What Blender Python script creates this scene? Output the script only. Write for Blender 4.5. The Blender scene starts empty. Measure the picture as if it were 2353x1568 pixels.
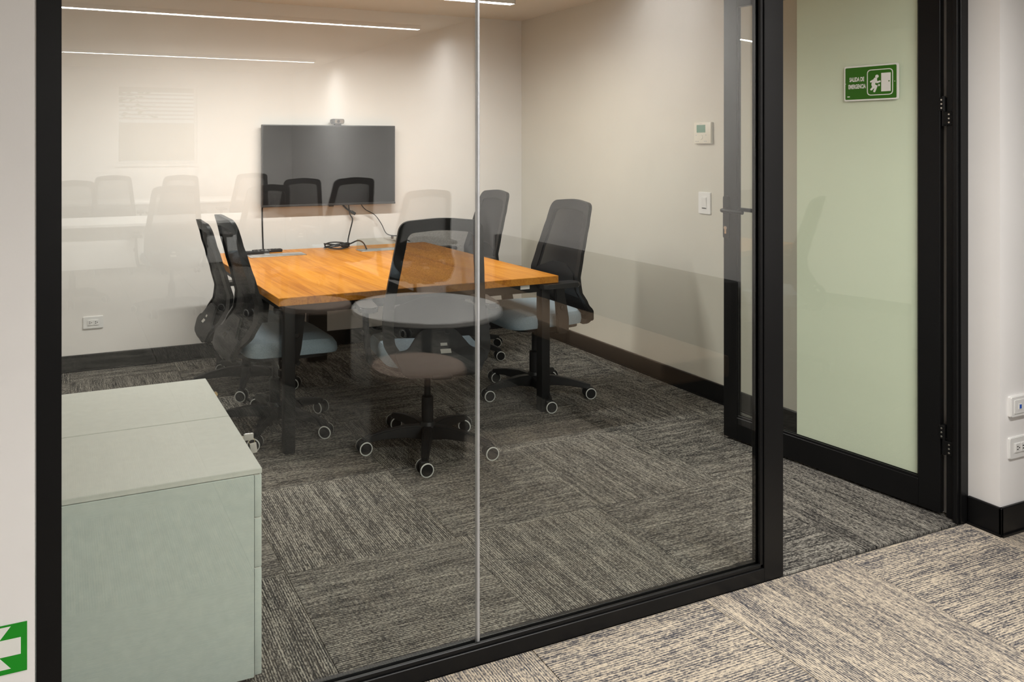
import bpy, bmesh, math, random
from mathutils import Vector, Matrix

random.seed(7)
S = bpy.context.scene
COL = S.collection
R = math.radians

# ------------------------------------------------------------------ camera, world, exposure
W_PX, H_PX = 2353.0, 1568.0
F_PX, CX_PX, HORIZON_PX, YAW, EYE = 1796.5, 884.3, 333.6, 0.3953, 1.3718
cd = bpy.data.cameras.new('camera')
cam = bpy.data.objects.new('camera', cd)
COL.objects.link(cam)
cam.location = (0, 0, EYE)
cam.rotation_euler = (math.pi / 2, 0, -YAW)
cd.sensor_width = 36.0
cd.sensor_fit = 'HORIZONTAL'
cd.lens = F_PX / W_PX * 36.0
cd.shift_x = (W_PX / 2 - CX_PX) / W_PX
cd.shift_y = (HORIZON_PX - H_PX / 2) / W_PX
cd.clip_start = 0.05
S.camera = cam

world = bpy.data.worlds.new('world')
S.world = world
world.use_nodes = True
world.node_tree.nodes['Background'].inputs[0].default_value = (0.9, 0.95, 1.0, 1)
world.node_tree.nodes['Background'].inputs[1].default_value = 1.3

S.view_settings.view_transform = 'Standard'
S.view_settings.look = 'None'
S.view_settings.gamma = 1.0
S.view_settings.use_curve_mapping = False
S.view_settings.exposure = 0.09

LED_ROOM = 35.0         # watts of the bar over the table
LED_OFFICE = 108.0       # watts of each full-length office bar
LED_GLOW = 40.0         # brightness of the opal diffusers
LED_COLOR = (1.0, 0.985, 0.955)

# ------------------------------------------------------------------ room dimensions (metres)
YG = 1.806              # outer face of the glazed front
YGLASS = 1.826          # centre of the panes
XR = 3.25               # right wall of the meeting room
YB = 5.09               # back wall
XL = -0.75              # left wall
ZC = 2.316              # ceiling
BB = 0.10               # baseboard height
PITCH = 0.61            # carpet tile
OFF_L, OFF_R, OFF_B = -3.0, 2.86, -6.4   # the office on the camera's side

# ------------------------------------------------------------------ materials
MATS = {}

def nodes_of(name):
    m = bpy.data.materials.new(name)
    m.use_nodes = True
    nt = m.node_tree
    nt.nodes.clear()
    out = nt.nodes.new('ShaderNodeOutputMaterial')
    MATS[name] = m
    return m, nt, out

def N(nt, t, **kw):
    n = nt.nodes.new(t)
    for k, v in kw.items():
        setattr(n, k, v)
    return n

def mathn(nt, op, a, b=None, clamp=False):
    n = N(nt, 'ShaderNodeMath', operation=op, use_clamp=clamp)
    for i, v in enumerate((a, b)):
        if v is None:
            continue
        if isinstance(v, (int, float)):
            n.inputs[i].default_value = v
        else:
            nt.links.new(v, n.inputs[i])
    return n.outputs[0]

def ramp(nt, fac, stops):
    r = N(nt, 'ShaderNodeValToRGB')
    els = r.color_ramp.elements
    while len(els) < len(stops):
        els.new(0.5)
    for e, (p, c) in zip(els, stops):
        e.position = p
        e.color = (*c, 1)
    nt.links.new(fac, r.inputs[0])
    return r.outputs[0]

def plain(name, col, rough=0.5, metal=0.0, spec=0.5, var=0.06, scale=14.0, bump=0.0, bscale=300.0, coat=0.0):
    """painted / moulded surface with slight procedural unevenness"""
    m, nt, out = nodes_of(name)
    b = N(nt, 'ShaderNodeBsdfPrincipled')
    tc = N(nt, 'ShaderNodeTexCoord')
    nz = N(nt, 'ShaderNodeTexNoise')
    nz.inputs['Scale'].default_value = scale
    nz.inputs['Detail'].default_value = 3
    nt.links.new(tc.outputs['Object'], nz.inputs['Vector'])
    lo = tuple(c * (1 - var) for c in col)
    hi = tuple(min(1, c * (1 + var)) for c in col)
    nt.links.new(ramp(nt, nz.outputs['Fac'], [(0.3, lo), (0.7, hi)]), b.inputs['Base Color'])
    b.inputs['Roughness'].default_value = rough
    b.inputs['Metallic'].default_value = metal
    b.inputs['Specular IOR Level'].default_value = spec
    b.inputs['Coat Weight'].default_value = coat
    if bump:
        n2 = N(nt, 'ShaderNodeTexNoise')
        n2.inputs['Scale'].default_value = bscale
        nt.links.new(tc.outputs['Object'], n2.inputs['Vector'])
        bp = N(nt, 'ShaderNodeBump')
        bp.inputs['Strength'].default_value = bump
        bp.inputs['Distance'].default_value = 0.002
        nt.links.new(n2.outputs['Fac'], bp.inputs['Height'])
        nt.links.new(bp.outputs[0], b.inputs['Normal'])
    nt.links.new(b.outputs[0], out.inputs[0])
    return m

def emit(name, col, strength):
    m, nt, out = nodes_of(name)
    e = N(nt, 'ShaderNodeEmission')
    e.inputs[0].default_value = (*col, 1)
    e.inputs[1].default_value = strength
    nt.links.new(e.outputs[0], out.inputs[0])
    return m

def glass(name, tint, f0):
    """thin flat glass: see-through, mirror share by Schlick's law"""
    m, nt, out = nodes_of(name)
    g = N(nt, 'ShaderNodeNewGeometry')
    d = N(nt, 'ShaderNodeVectorMath', operation='DOT_PRODUCT')
    nt.links.new(g.outputs['Normal'], d.inputs[0])
    nt.links.new(g.outputs['Incoming'], d.inputs[1])
    c = mathn(nt, 'ABSOLUTE', d.outputs['Value'])
    p = mathn(nt, 'POWER', mathn(nt, 'SUBTRACT', 1.0, c), 5.0)
    fac = mathn(nt, 'ADD', mathn(nt, 'MULTIPLY', p, 1 - f0), f0, clamp=True)
    t = N(nt, 'ShaderNodeBsdfTransparent')
    t.inputs[0].default_value = (*tint, 1)
    gl = N(nt, 'ShaderNodeBsdfGlossy')
    gl.inputs['Color'].default_value = (1, 1, 1, 1)
    gl.inputs['Roughness'].default_value = 0.0
    mx = N(nt, 'ShaderNodeMixShader')
    nt.links.new(fac, mx.inputs[0])
    nt.links.new(t.outputs[0], mx.inputs[1])
    nt.links.new(gl.outputs[0], mx.inputs[2])
    nt.links.new(mx.outputs[0], out.inputs[0])
    return m

def mesh_fabric(name, col, see):
    """open knit: part of the light goes through"""
    m, nt, out = nodes_of(name)
    t = N(nt, 'ShaderNodeBsdfTransparent')
    b = N(nt, 'ShaderNodeBsdfPrincipled')
    b.inputs['Base Color'].default_value = (*col, 1)
    b.inputs['Roughness'].default_value = 0.7
    b.inputs['Specular IOR Level'].default_value = 0.15
    tc = N(nt, 'ShaderNodeTexCoord')
    wv = N(nt, 'ShaderNodeTexNoise')
    wv.inputs['Scale'].default_value = 260
    nt.links.new(tc.outputs['Object'], wv.inputs['Vector'])
    # the strands close up when the knit is looked at from the side
    g = N(nt, 'ShaderNodeNewGeometry')
    d = N(nt, 'ShaderNodeVectorMath', operation='DOT_PRODUCT')
    nt.links.new(g.outputs['Normal'], d.inputs[0])
    nt.links.new(g.outputs['Incoming'], d.inputs[1])
    mr = N(nt, 'ShaderNodeMapRange')
    mr.inputs[1].default_value = 0.58; mr.inputs[2].default_value = 0.80
    mr.inputs[3].default_value = 0.86; mr.inputs[4].default_value = 1 - see
    nt.links.new(mathn(nt, 'ABSOLUTE', d.outputs['Value']), mr.inputs[0])
    f = mathn(nt, 'ADD', mathn(nt, 'MULTIPLY', mathn(nt, 'SUBTRACT', wv.outputs['Fac'], 0.5), 0.2), mr.outputs[0], clamp=True)
    mx = N(nt, 'ShaderNodeMixShader')
    nt.links.new(f, mx.inputs[0])
    nt.links.new(t.outputs[0], mx.inputs[1])
    nt.links.new(b.outputs[0], mx.inputs[2])
    nt.links.new(mx.outputs[0], out.inputs[0])
    return m

def carpet(name, dark, mid, light, accent):
    """ribbed loop carpet tile, ribs along the tile's local Y, every tile with its own random streaks"""
    m, nt, out = nodes_of(name)
    b = N(nt, 'ShaderNodeBsdfPrincipled')
    tc = N(nt, 'ShaderNodeTexCoord')
    oi = N(nt, 'ShaderNodeObjectInfo')
    off = mathn(nt, 'MULTIPLY', oi.outputs['Random'], 37.0)
    def noise(sx, sy, detail=2.0, rough=0.6, add=0.0):
        mp = N(nt, 'ShaderNodeMapping')
        mp.inputs['Scale'].default_value = (sx, sy, 1)
        nt.links.new(tc.outputs['Object'], mp.inputs['Vector'])
        n = N(nt, 'ShaderNodeTexNoise', noise_dimensions='4D')
        n.inputs['Scale'].default_value = 1.0
        n.inputs['Detail'].default_value = detail
        n.inputs['Roughness'].default_value = rough
        nt.links.new(mp.outputs[0], n.inputs['Vector'])
        nt.links.new(mathn(nt, 'ADD', off, add), n.inputs['W'])
        return n.outputs['Fac']
    rib = N(nt, 'ShaderNodeTexWave', wave_type='BANDS', bands_direction='X', wave_profile='SIN')
    rib.inputs['Scale'].default_value = 42.0     # about 5 mm ribs
    rib.inputs['Distortion'].default_value = 0.0
    rib.inputs['Detail'].default_value = 1.0
    nt.links.new(tc.outputs['Object'], rib.inputs['Vector'])
    streak = noise(185, 9, 1.5, 0.6)
    broad = noise(22, 1.6, 1.5, 0.5, 5.0)
    loops = noise(240, 95, 1.5, 0.7, 9.0)
    v = mathn(nt, 'ADD', mathn(nt, 'MULTIPLY', streak, 0.70), mathn(nt, 'MULTIPLY', broad, 0.30))
    v = mathn(nt, 'ADD', v, mathn(nt, 'MULTIPLY', mathn(nt, 'SUBTRACT', loops, 0.5), 1.05))
    v = mathn(nt, 'ADD', v, mathn(nt, 'MULTIPLY', mathn(nt, 'SUBTRACT', rib.outputs['Fac'], 0.5), 0.20))
    colr = ramp(nt, v, [(0.30, dark), (0.47, mid), (0.58, light), (0.72, accent)])
    nt.links.new(colr, b.inputs['Base Color'])
    b.inputs['Roughness'].default_value = 0.95
    b.inputs['Specular IOR Level'].default_value = 0.1
    bp = N(nt, 'ShaderNodeBump')
    bp.inputs['Strength'].default_value = 0.5
    bp.inputs['Distance'].default_value = 0.003
    nt.links.new(v, bp.inputs['Height'])
    nt.links.new(bp.outputs[0], b.inputs['Normal'])
    nt.links.new(b.outputs[0], out.inputs[0])
    return m

def wood(name, base, dark, light):
    m, nt, out = nodes_of(name)
    b = N(nt, 'ShaderNodeBsdfPrincipled')
    tc = N(nt, 'ShaderNodeTexCoord')
    mp = N(nt, 'ShaderNodeMapping')
    mp.inputs['Scale'].default_value = (7.0, 0.55, 7.0)
    nt.links.new(tc.outputs['Object'], mp.inputs['Vector'])
    n1 = N(nt, 'ShaderNodeTexNoise')
    n1.inputs['Scale'].default_value = 1.2
    n1.inputs['Detail'].default_value = 4
    n1.inputs['Distortion'].default_value = 0.6
    nt.links.new(mp.outputs[0], n1.inputs['Vector'])
    wv = N(nt, 'ShaderNodeMath', operation='SINE')
    nt.links.new(mathn(nt, 'MULTIPLY', n1.outputs['Fac'], 46.0), wv.inputs[0])
    mp2 = N(nt, 'ShaderNodeMapping')
    mp2.inputs['Scale'].default_value = (120.0, 2.2, 120.0)
    nt.links.new(tc.outputs['Object'], mp2.inputs['Vector'])
    n2 = N(nt, 'ShaderNodeTexNoise')
    n2.inputs['Scale'].default_value = 1.0
    n2.inputs['Detail'].default_value = 3
    nt.links.new(mp2.outputs[0], n2.inputs['Vector'])
    v = mathn(nt, 'ADD', mathn(nt, 'MULTIPLY', wv.outputs[0], 0.055), mathn(nt, 'MULTIPLY', n1.outputs['Fac'], 0.55))
    v = mathn(nt, 'ADD', v, mathn(nt, 'MULTIPLY', n2.outputs['Fac'], 0.45))
    nt.links.new(ramp(nt, v, [(0.28, dark), (0.5, base), (0.74, light)]), b.inputs['Base Color'])
    b.inputs['Roughness'].default_value = 0.38
    b.inputs['Specular IOR Level'].default_value = 0.22
    nt.links.new(b.outputs[0], out.inputs[0])
    return m

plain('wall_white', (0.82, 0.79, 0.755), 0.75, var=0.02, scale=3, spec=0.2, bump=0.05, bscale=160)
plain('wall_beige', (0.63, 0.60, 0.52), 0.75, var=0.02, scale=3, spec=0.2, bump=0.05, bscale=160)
plain('office_wall', (0.82, 0.80, 0.785), 0.75, var=0.02, scale=3, spec=0.2, bump=0.05, bscale=160)
plain('ceiling_paint', (0.74, 0.69, 0.61), 0.85, var=0.02, scale=3, spec=0.1)
plain('black_alu', (0.0055, 0.0055, 0.0058), 0.36, var=0.1, scale=5, spec=0.22)
plain('base_black', (0.0045, 0.0045, 0.005), 0.30, var=0.12, scale=8, spec=0.25)
plain('rubber', (0.012, 0.012, 0.012), 0.75)
plain('chair_black', (0.0075, 0.0075, 0.008), 0.48, spec=0.3, var=0.12, scale=30, bump=0.05, bscale=500)
plain('chair_shell', (0.010, 0.0103, 0.0112), 0.6, spec=0.25, var=0.1, scale=30, bump=0.1, bscale=700)
plain('seat_fabric', (0.25, 0.315, 0.36), 0.95, var=0.12, scale=220, spec=0.1, bump=0.35, bscale=900)
plain('arm_pad', (0.014, 0.014, 0.015), 0.4, spec=0.6)
plain('caster_ring', (0.62, 0.63, 0.60), 0.5)
plain('table_steel', (0.008, 0.008, 0.0085), 0.45, spec=0.3)
plain('alu', (0.66, 0.67, 0.68), 0.3, metal=0.9, var=0.04, scale=60)
plain('chrome', (0.78, 0.77, 0.74), 0.15, metal=1.0)
plain('brass', (0.78, 0.62, 0.38), 0.2, metal=1.0)
plain('white_plastic', (0.80, 0.79, 0.77), 0.35, var=0.01)
plain('thermo_plastic', (0.72, 0.68, 0.57), 0.4, var=0.01)
plain('lcd', (0.10, 0.25, 0.16), 0.25, var=0.08, scale=90)
plain('print_grey', (0.42, 0.42, 0.40), 0.6)
plain('sticker', (0.80, 0.79, 0.75), 0.5, var=0.02)
plain('label_blue', (0.02, 0.11, 0.55), 0.4)
plain('dark_slot', (0.02, 0.018, 0.015), 0.6)
plain('sign_green', (0.028, 0.14, 0.004), 0.42, var=0.06, scale=6, spec=0.3)
plain('sign_green_bright', (0.003, 0.26, 0.008), 0.5, var=0.03, scale=6)
plain('sign_white', (0.78, 0.78, 0.74), 0.4, var=0.02)
plain('film', (0.83, 0.86, 0.735), 0.6, var=0.02, scale=2)
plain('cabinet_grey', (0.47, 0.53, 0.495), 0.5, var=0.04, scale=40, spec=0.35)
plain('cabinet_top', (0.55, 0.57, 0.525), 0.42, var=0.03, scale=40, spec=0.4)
plain('screen', (0.010, 0.010, 0.011), 0.22, var=0.05, scale=2, spec=0.35)
plain('tv_bezel', (0.035, 0.036, 0.038), 0.35)
plain('cam_grey', (0.20, 0.17, 0.145), 0.4)
plain('key_clear', (0.42, 0.40, 0.37), 0.10, spec=0.9)
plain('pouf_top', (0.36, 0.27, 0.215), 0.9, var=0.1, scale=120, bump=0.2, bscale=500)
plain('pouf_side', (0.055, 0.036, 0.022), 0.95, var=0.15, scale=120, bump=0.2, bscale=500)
plain('laminate_white', (0.86, 0.85, 0.83), 0.35, var=0.01)
plain('bench_black', (0.016, 0.015, 0.014), 0.8, var=0.1, scale=60)
plain('bench_brown', (0.24, 0.165, 0.105), 0.8, var=0.1, scale=60)
plain('blind', (0.46, 0.44, 0.38), 0.8, var=0.04, scale=20)
plain('leaf', (0.10, 0.24, 0.04), 0.6, var=0.3, scale=30)
plain('joint_strip', (0.50, 0.51, 0.53), 0.25, metal=0.5, var=0.05, scale=30)
wood('teak', (0.55, 0.212, 0.021), (0.35, 0.11, 0.009), (0.67, 0.295, 0.042))
glass('pane_clear', (0.965, 0.975, 0.96), 0.047)
glass('pane_door', (0.95, 0.97, 0.945), 0.045)
glass('acrylic', (0.86, 0.89, 0.88), 0.05)
mesh_fabric('back_mesh', (0.010, 0.010, 0.011), 0.57)
carpet('carpet_dark', (0.017, 0.0165, 0.016), (0.066, 0.062, 0.057), (0.18, 0.168, 0.148), (0.34, 0.32, 0.275))
carpet('carpet_tan', (0.062, 0.062, 0.072), (0.235, 0.21, 0.185), (0.43, 0.37, 0.295), (0.56, 0.475, 0.365))
emit('led_glow', LED_COLOR, LED_GLOW)

# ------------------------------------------------------------------ mesh helpers
def finish(bm, name, mat, parent=None, smooth=False, loc=None, rot=None, mats=None):
    bmesh.ops.recalc_face_normals(bm, faces=bm.faces[:])
    me = bpy.data.meshes.new(name)
    bm.to_mesh(me)
    bm.free()
    for m in (mats or [mat]):
        me.materials.append(MATS[m])
    if smooth:
        me.polygons.foreach_set('use_smooth', [True] * len(me.polygons))
        try:
            me.set_sharp_from_angle(angle=R(35))
        except Exception:
            pass
    o = bpy.data.objects.new(name, me)
    COL.objects.link(o)
    if parent:
        o.parent = parent
    if loc:
        o.location = loc
    if rot:
        o.rotation_euler = rot
    return o

def box(bm, x0, x1, y0, y1, z0, z1, bev=0.0, seg=2, mi=0, M=None):
    vs = [bm.verts.new((x, y, z)) for x in (x0, x1) for y in (y0, y1) for z in (z0, z1)]
    F = [(0, 1, 3, 2), (4, 6, 7, 5), (0, 4, 5, 1), (2, 3, 7, 6), (0, 2, 6, 4), (1, 5, 7, 3)]
    fs = [bm.faces.new([vs[i] for i in f]) for f in F]
    for f in fs:
        f.material_index = mi
    if bev:
        es = list({e for f in fs for e in f.edges})
        r = bmesh.ops.bevel(bm, geom=es, offset=bev, segments=seg, affect='EDGES', profile=0.5)
        vs = list({v for f in r['faces'] for v in f.verts} | {v for v in vs if v.is_valid})
        for f in r['faces']:
            f.material_index = mi
    if M is not None:
        bmesh.ops.transform(bm, matrix=M, verts=[v for v in vs if v.is_valid])
    return vs

def bobj(name, mat, dims, parent=None, bev=0.0, seg=2, loc=None, rot=None):
    bm = bmesh.new()
    box(bm, *dims, bev=bev, seg=seg)
    return finish(bm, name, mat, parent, smooth=bev > 0, loc=loc, rot=rot)

def lathe(bm, prof, c=(0, 0, 0), n=24, M=None, mi=0):
    """prof: (radius, z) list turned about Z; closed with caps when the radius is not 0"""
    rings = []
    new = []
    for r, z in prof:
        if r < 1e-6:
            v = bm.verts.new((c[0], c[1], c[2] + z)); new.append(v); rings.append([v])
        else:
            rg = [bm.verts.new((c[0] + r * math.cos(2 * math.pi * k / n), c[1] + r * math.sin(2 * math.pi * k / n), c[2] + z)) for k in range(n)]
            new += rg; rings.append(rg)
    def face(vs):
        try:
            f = bm.faces.new(vs); f.material_index = mi
        except ValueError:
            pass
    for a, b in zip(rings, rings[1:]):
        for k in range(n):
            k2 = (k + 1) % n
            if len(a) == 1 and len(b) == 1:
                continue
            if len(a) == 1:
                face([a[0], b[k], b[k2]])
            elif len(b) == 1:
                face([a[k], b[0], a[k2]])
            else:
                face([a[k], b[k], b[k2], a[k2]])
    for rg, rev in ((rings[0], True), (rings[-1], False)):
        if len(rg) > 1:
            face(rg[::-1] if rev else rg)
    if M is not None:
        bmesh.ops.transform(bm, matrix=M, verts=new)
    return new

def tube(bm, pts, rad, n=8, mi=0):
    """round tube through points; rad a number or one per point"""
    pts = [Vector(p) for p in pts]
    rads = rad if isinstance(rad, (list, tuple)) else [rad] * len(pts)
    rings = []
    up = None
    for i, p in enumerate(pts):
        t = (pts[min(i + 1, len(pts) - 1)] - pts[max(i - 1, 0)]).normalized()
        if up is None:
            up = Vector((0, 0, 1)) if abs(t.z) < 0.9 else Vector((1, 0, 0))
        a = t.cross(up).normalized()
        b = a.cross(t).normalized()
        up = b
        rings.append([bm.verts.new(p + (a * math.cos(2 * math.pi * k / n) + b * math.sin(2 * math.pi * k / n)) * rads[i]) for k in range(n)])
    for a, b in zip(rings, rings[1:]):
        for k in range(n):
            f = bm.faces.new([a[k], a[(k + 1) % n], b[(k + 1) % n], b[k]]); f.material_index = mi
    bm.faces.new(rings[0][::-1]).material_index = mi
    bm.faces.new(rings[-1]).material_index = mi

def spline(pts, k=6):
    """Catmull-Rom through points"""
    P = [Vector(p) for p in pts]
    out = []
    for i in range(len(P) - 1):
        p0, p1, p2, p3 = P[max(i - 1, 0)], P[i], P[i + 1], P[min(i + 2, len(P) - 1)]
        for j in range(k):
            t = j / k
            out.append(0.5 * ((2 * p1) + (p2 - p0) * t + (2 * p0 - 5 * p1 + 4 * p2 - p3) * t * t + (3 * p1 - p0 - 3 * p2 + p3) * t ** 3))
    out.append(P[-1])
    return out

def rounded(corners, seg=5):
    """closed 2-D outline with rounded corners; corners: (x, y, radius)"""
    out = []
    n = len(corners)
    for i, (x, y, r) in enumerate(corners):
        p = Vector((x, y)); a = Vector(corners[i - 1][:2]); b = Vector(corners[(i + 1) % n][:2])
        d1 = (a - p).normalized(); d2 = (b - p).normalized()
        ang = d1.angle(d2)
        if r <= 0 or ang > 3.12:
            out += [p.copy() for _ in range(seg + 1)] if r < 0 else [p]
            continue
        l = min(r / math.tan(ang / 2), (a - p).length * 0.49, (b - p).length * 0.49)
        s, e = p + d1 * l, p + d2 * l
        for k in range(seg + 1):
            t = k / seg
            out.append((1 - t) ** 2 * s + 2 * t * (1 - t) * p + t * t * e)
    return out

def prism(bm, poly, z0, z1, M=None, mi=0):
    """2-D outline (x, y) extruded from z0 to z1"""
    a = [bm.verts.new((p[0], p[1], z0)) for p in poly]
    b = [bm.verts.new((p[0], p[1], z1)) for p in poly]
    n = len(poly)
    fs = [bm.faces.new(a[::-1]), bm.faces.new(b)]
    for i in range(n):
        fs.append(bm.faces.new([a[i], a[(i + 1) % n], b[(i + 1) % n], b[i]]))
    for f in fs:
        f.material_index = mi
    if M is not None:
        bmesh.ops.transform(bm, matrix=M, verts=a + b)
    return a + b

def tag(o, label=None, cat=None, group=None, kind=None):
    if label: o['label'] = label
    if cat: o['category'] = cat
    if group: o['group'] = group
    if kind: o['kind'] = kind
    return o

def empty(name, loc=(0, 0, 0), rz=0.0):
    o = bpy.data.objects.new(name, None)
    COL.objects.link(o)
    o.location = loc
    o.rotation_euler = (0, 0, rz)
    o.empty_display_size = 0.1
    return o

def copy_tree(o, parent=None):
    c = o.copy()
    COL.objects.link(c)
    if parent:
        c.parent = parent
    for ch in [x for x in bpy.data.objects if x.parent == o]:
        copy_tree(ch, c)
    return c

def copy_thing(o, kids):
    """o with its recorded family; kids: {object: [children]}"""
    def rec(x, p):
        c = x.copy()
        COL.objects.link(c)
        if p:
            c.parent = p
        for ch in kids.get(x.name, []):
            rec(ch, c)
        return c
    return rec(o, None)

def struct(o, label=None):
    o['kind'] = 'structure'
    if label: o['label'] = label
    return o

# ------------------------------------------------------------------ floors of carpet tiles
def tile_mesh(name, w, d, mat, t=0.008):
    bm = bmesh.new()
    g = 0.0012
    box(bm, -w / 2 + g, w / 2 - g, -d / 2 + g, d / 2 - g, -t, 0.0)
    top = [e for e in bm.edges if all(abs(v.co.z) < 1e-6 for v in e.verts)]
    bmesh.ops.bevel(bm, geom=top, offset=0.0012, segments=1, affect='EDGES')
    bmesh.ops.recalc_face_normals(bm, faces=bm.faces[:])
    me = bpy.data.meshes.new(name)
    bm.to_mesh(me); bm.free()
    me.materials.append(MATS[mat])
    return me

def lay_tiles(root, mat, xs, ys, par=0):
    cache = {}
    for i in range(len(xs) - 1):
        for j in range(len(ys) - 1):
            w, d = xs[i + 1] - xs[i], ys[j + 1] - ys[j]
            if w < 0.02 or d < 0.02:
                continue
            turn = (i + j + par) % 2
            key = (round(d, 3), round(w, 3)) if turn else (round(w, 3), round(d, 3))
            if key not in cache:
                cache[key] = tile_mesh('carpet_tile', key[0], key[1], mat)
            o = bpy.data.objects.new('carpet_tile', cache[key])
            COL.objects.link(o)
            o.parent = root
            o.location = ((xs[i] + xs[i + 1]) / 2, (ys[j] + ys[j + 1]) / 2, 0)
            o.rotation_euler = (0, 0, math.pi / 2 if turn else 0)

def cuts(lo, hi, origin):
    k = math.ceil((lo - origin) / PITCH + 1e-6)
    v = [lo]
    while origin + k * PITCH < hi - 1e-6:
        v.append(origin + k * PITCH); k += 1
    return v + [hi]

floor = struct(bobj('floor', 'rubber', (XL - 0.1, XR + 0.1, YG, YB + 0.1, -0.10, -0.008)), 'dark charcoal ribbed carpet tiles on the meeting room floor')
xs_in, ys_in = cuts(XL, XR, 0.6715), cuts(YG, YB, 2.427)
ix = min(range(len(xs_in)), key=lambda k: abs(xs_in[k] - 0.6715))
iy = min(range(len(ys_in)), key=lambda k: abs(ys_in[k] - 2.427))
lay_tiles(floor, 'carpet_dark', xs_in, ys_in, par=(ix + iy) % 2)   # tile with its corner at the origin: ribs into the room
office_floor = struct(bobj('office_floor', 'rubber', (OFF_L - 0.1, 4.4, OFF_B - 0.1, YG, -0.10, -0.008)), 'tan and grey ribbed carpet tiles outside the glass')
CORR = 0.40             # the tan walkway runs along the glass; the desk area behind it is laid in the dark tiles
xs_o, ys_o = cuts(OFF_L, 4.3, 1.797), cuts(CORR, YG, YG - 20 * PITCH)
ix = min(range(len(xs_o)), key=lambda k: abs(xs_o[k] - 1.797))
lay_tiles(office_floor, 'carpet_tan', xs_o, ys_o, par=(ix + len(ys_o) - 2) % 2)
lay_tiles(office_floor, 'carpet_dark', cuts(OFF_L, 4.3, 1.797), cuts(OFF_B, CORR, CORR - 20 * PITCH), par=ix % 2)

# ------------------------------------------------------------------ walls, ceilings, baseboards
T = 0.12
struct(bobj('wall_back', 'wall_white', (XL - T, XR + T, YB, YB + T, -0.05, ZC)), 'off-white wall behind the television')
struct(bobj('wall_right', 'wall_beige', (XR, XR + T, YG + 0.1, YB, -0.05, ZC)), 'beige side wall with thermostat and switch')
struct(bobj('wall_left', 'wall_white', (XL - T, XL, YG + 0.1, YB, -0.05, ZC)), 'off-white left wall of the meeting room')
struct(bobj('wall_front', 'office_wall', (OFF_L, -0.046, YG, YG + 0.1, -0.05, ZC)), 'off-white wall left of the glass front')
struct(bobj('wall_pier', 'office_wall', (3.053, 4.3, 1.703, YG + 0.1, -0.05, ZC)), 'off-white wall end right of the door')
struct(bobj('ceiling', 'ceiling_paint', (OFF_L - T, 4.4, OFF_B - T, YB + T, ZC, ZC + 0.1)), 'matt painted ceiling')
struct(bobj('wall_office_back', 'office_wall', (OFF_L - T, 0.65, OFF_B - T, OFF_B, -0.05, ZC)), 'white office wall left of the window')
struct(bobj('wall_office_back', 'office_wall', (1.62, 4.3, OFF_B - T, OFF_B, -0.05, ZC)), 'white office wall right of the window')
struct(bobj('wall_office_back', 'office_wall', (0.65, 1.62, OFF_B - T, OFF_B, -0.05, 1.14)), 'white office wall under the window')
struct(bobj('wall_office_back', 'office_wall', (0.65, 1.62, OFF_B - T, OFF_B, 2.12, ZC)), 'white office wall over the window')
struct(bobj('wall_office_left', 'office_wall', (OFF_L - T, OFF_L, OFF_B, YG, -0.05, ZC)), 'white left wall of the office')
struct(bobj('wall_office_right', 'office_wall', (OFF_R, OFF_R + T, OFF_B, 1.12, -0.05, ZC)), 'white office wall behind the long bench')
struct(bobj('wall_corridor', 'office_wall', (4.3, 4.4, 0.9, YG, -0.05, ZC)), 'white wall closing the corridor')
struct(bobj('wall_corridor', 'office_wall', (OFF_R + T, 4.4, 0.9, 1.0, -0.05, ZC)), 'white wall along the corridor')

def board(name, label, dims, axis, side):
    """baseboard with a thin foot bead"""
    bm = bmesh.new()
    box(bm, *dims, bev=0.003, seg=1)
    x0, x1, y0, y1, z0, z1 = dims
    b = [x0, x1, y0, y1, 0.0, 0.008]
    if axis == 'x':
        if side < 0: b[2] -= 0.006
        else: b[3] += 0.006
    else:
        if side < 0: b[0] -= 0.006
        else: b[1] += 0.006
    box(bm, *b)
    return struct(finish(bm, name, 'base_black'), label)

board('baseboard_back', 'black baseboard under the television wall', (XL, XR, YB - 0.013, YB, 0, BB), 'x', -1)
board('baseboard_right', 'black baseboard along the beige side wall', (XR - 0.013, XR, YG + 0.1, YB - 0.013, 0, BB), 'y', -1)
board('baseboard_left', 'black baseboard along the left wall', (XL, XL + 0.013, YG + 0.1, YB - 0.013, 0, BB), 'y', 1)
board('baseboard_pier', 'black baseboard on the side of the wall end', (3.041, 3.053, 1.691, YG - 0.002, 0, BB), 'y', -1)
board('baseboard_pier', 'black baseboard on the front of the wall end', (3.041, 4.3, 1.691, 1.703, 0, BB), 'x', -1)
board('baseboard_office', 'black baseboard along the bench wall', (OFF_R - 0.013, OFF_R, OFF_B, 1.12, 0, BB), 'y', -1)
board('baseboard_office', 'black baseboard under the office window', (OFF_L, OFF_R - 0.013, OFF_B, OFF_B + 0.013, 0, BB), 'x', 1)

# ------------------------------------------------------------------ glazed front (window_1)
win = struct(empty('window_1', (0, YG, 0)), 'black framed glass front with two tall panes')
X0, X1, XJ = -0.044, 2.127, 1.029
FD = 0.040
def wpart(name, mat, dims, bev=0.0015):
    x0, x1, y0, y1, z0, z1 = dims
    return bobj(name, mat, (x0, x1, y0 - YG, y1 - YG, z0, z1), win, bev=bev, seg=1)
wpart('post', 'black_alu', (X0, X0 + 0.050, YG, YG + FD, 0.0, ZC))
wpart('post', 'black_alu', (X1 - 0.082, X1, YG, YG + FD, 0.0, ZC))
wpart('bottom_rail', 'black_alu', (X0 + 0.050, X1 - 0.082, YG, YG + FD, 0.0, 0.042))
wpart('top_rail', 'black_alu', (X0 + 0.050, X1 - 0.082, YG, YG + FD, ZC - 0.05, ZC))
wpart('glazing_bead', 'black_alu', (X0 + 0.050, X1 - 0.082, YG + 0.005, YGLASS - 0.006, 0.042, 0.054))
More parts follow.
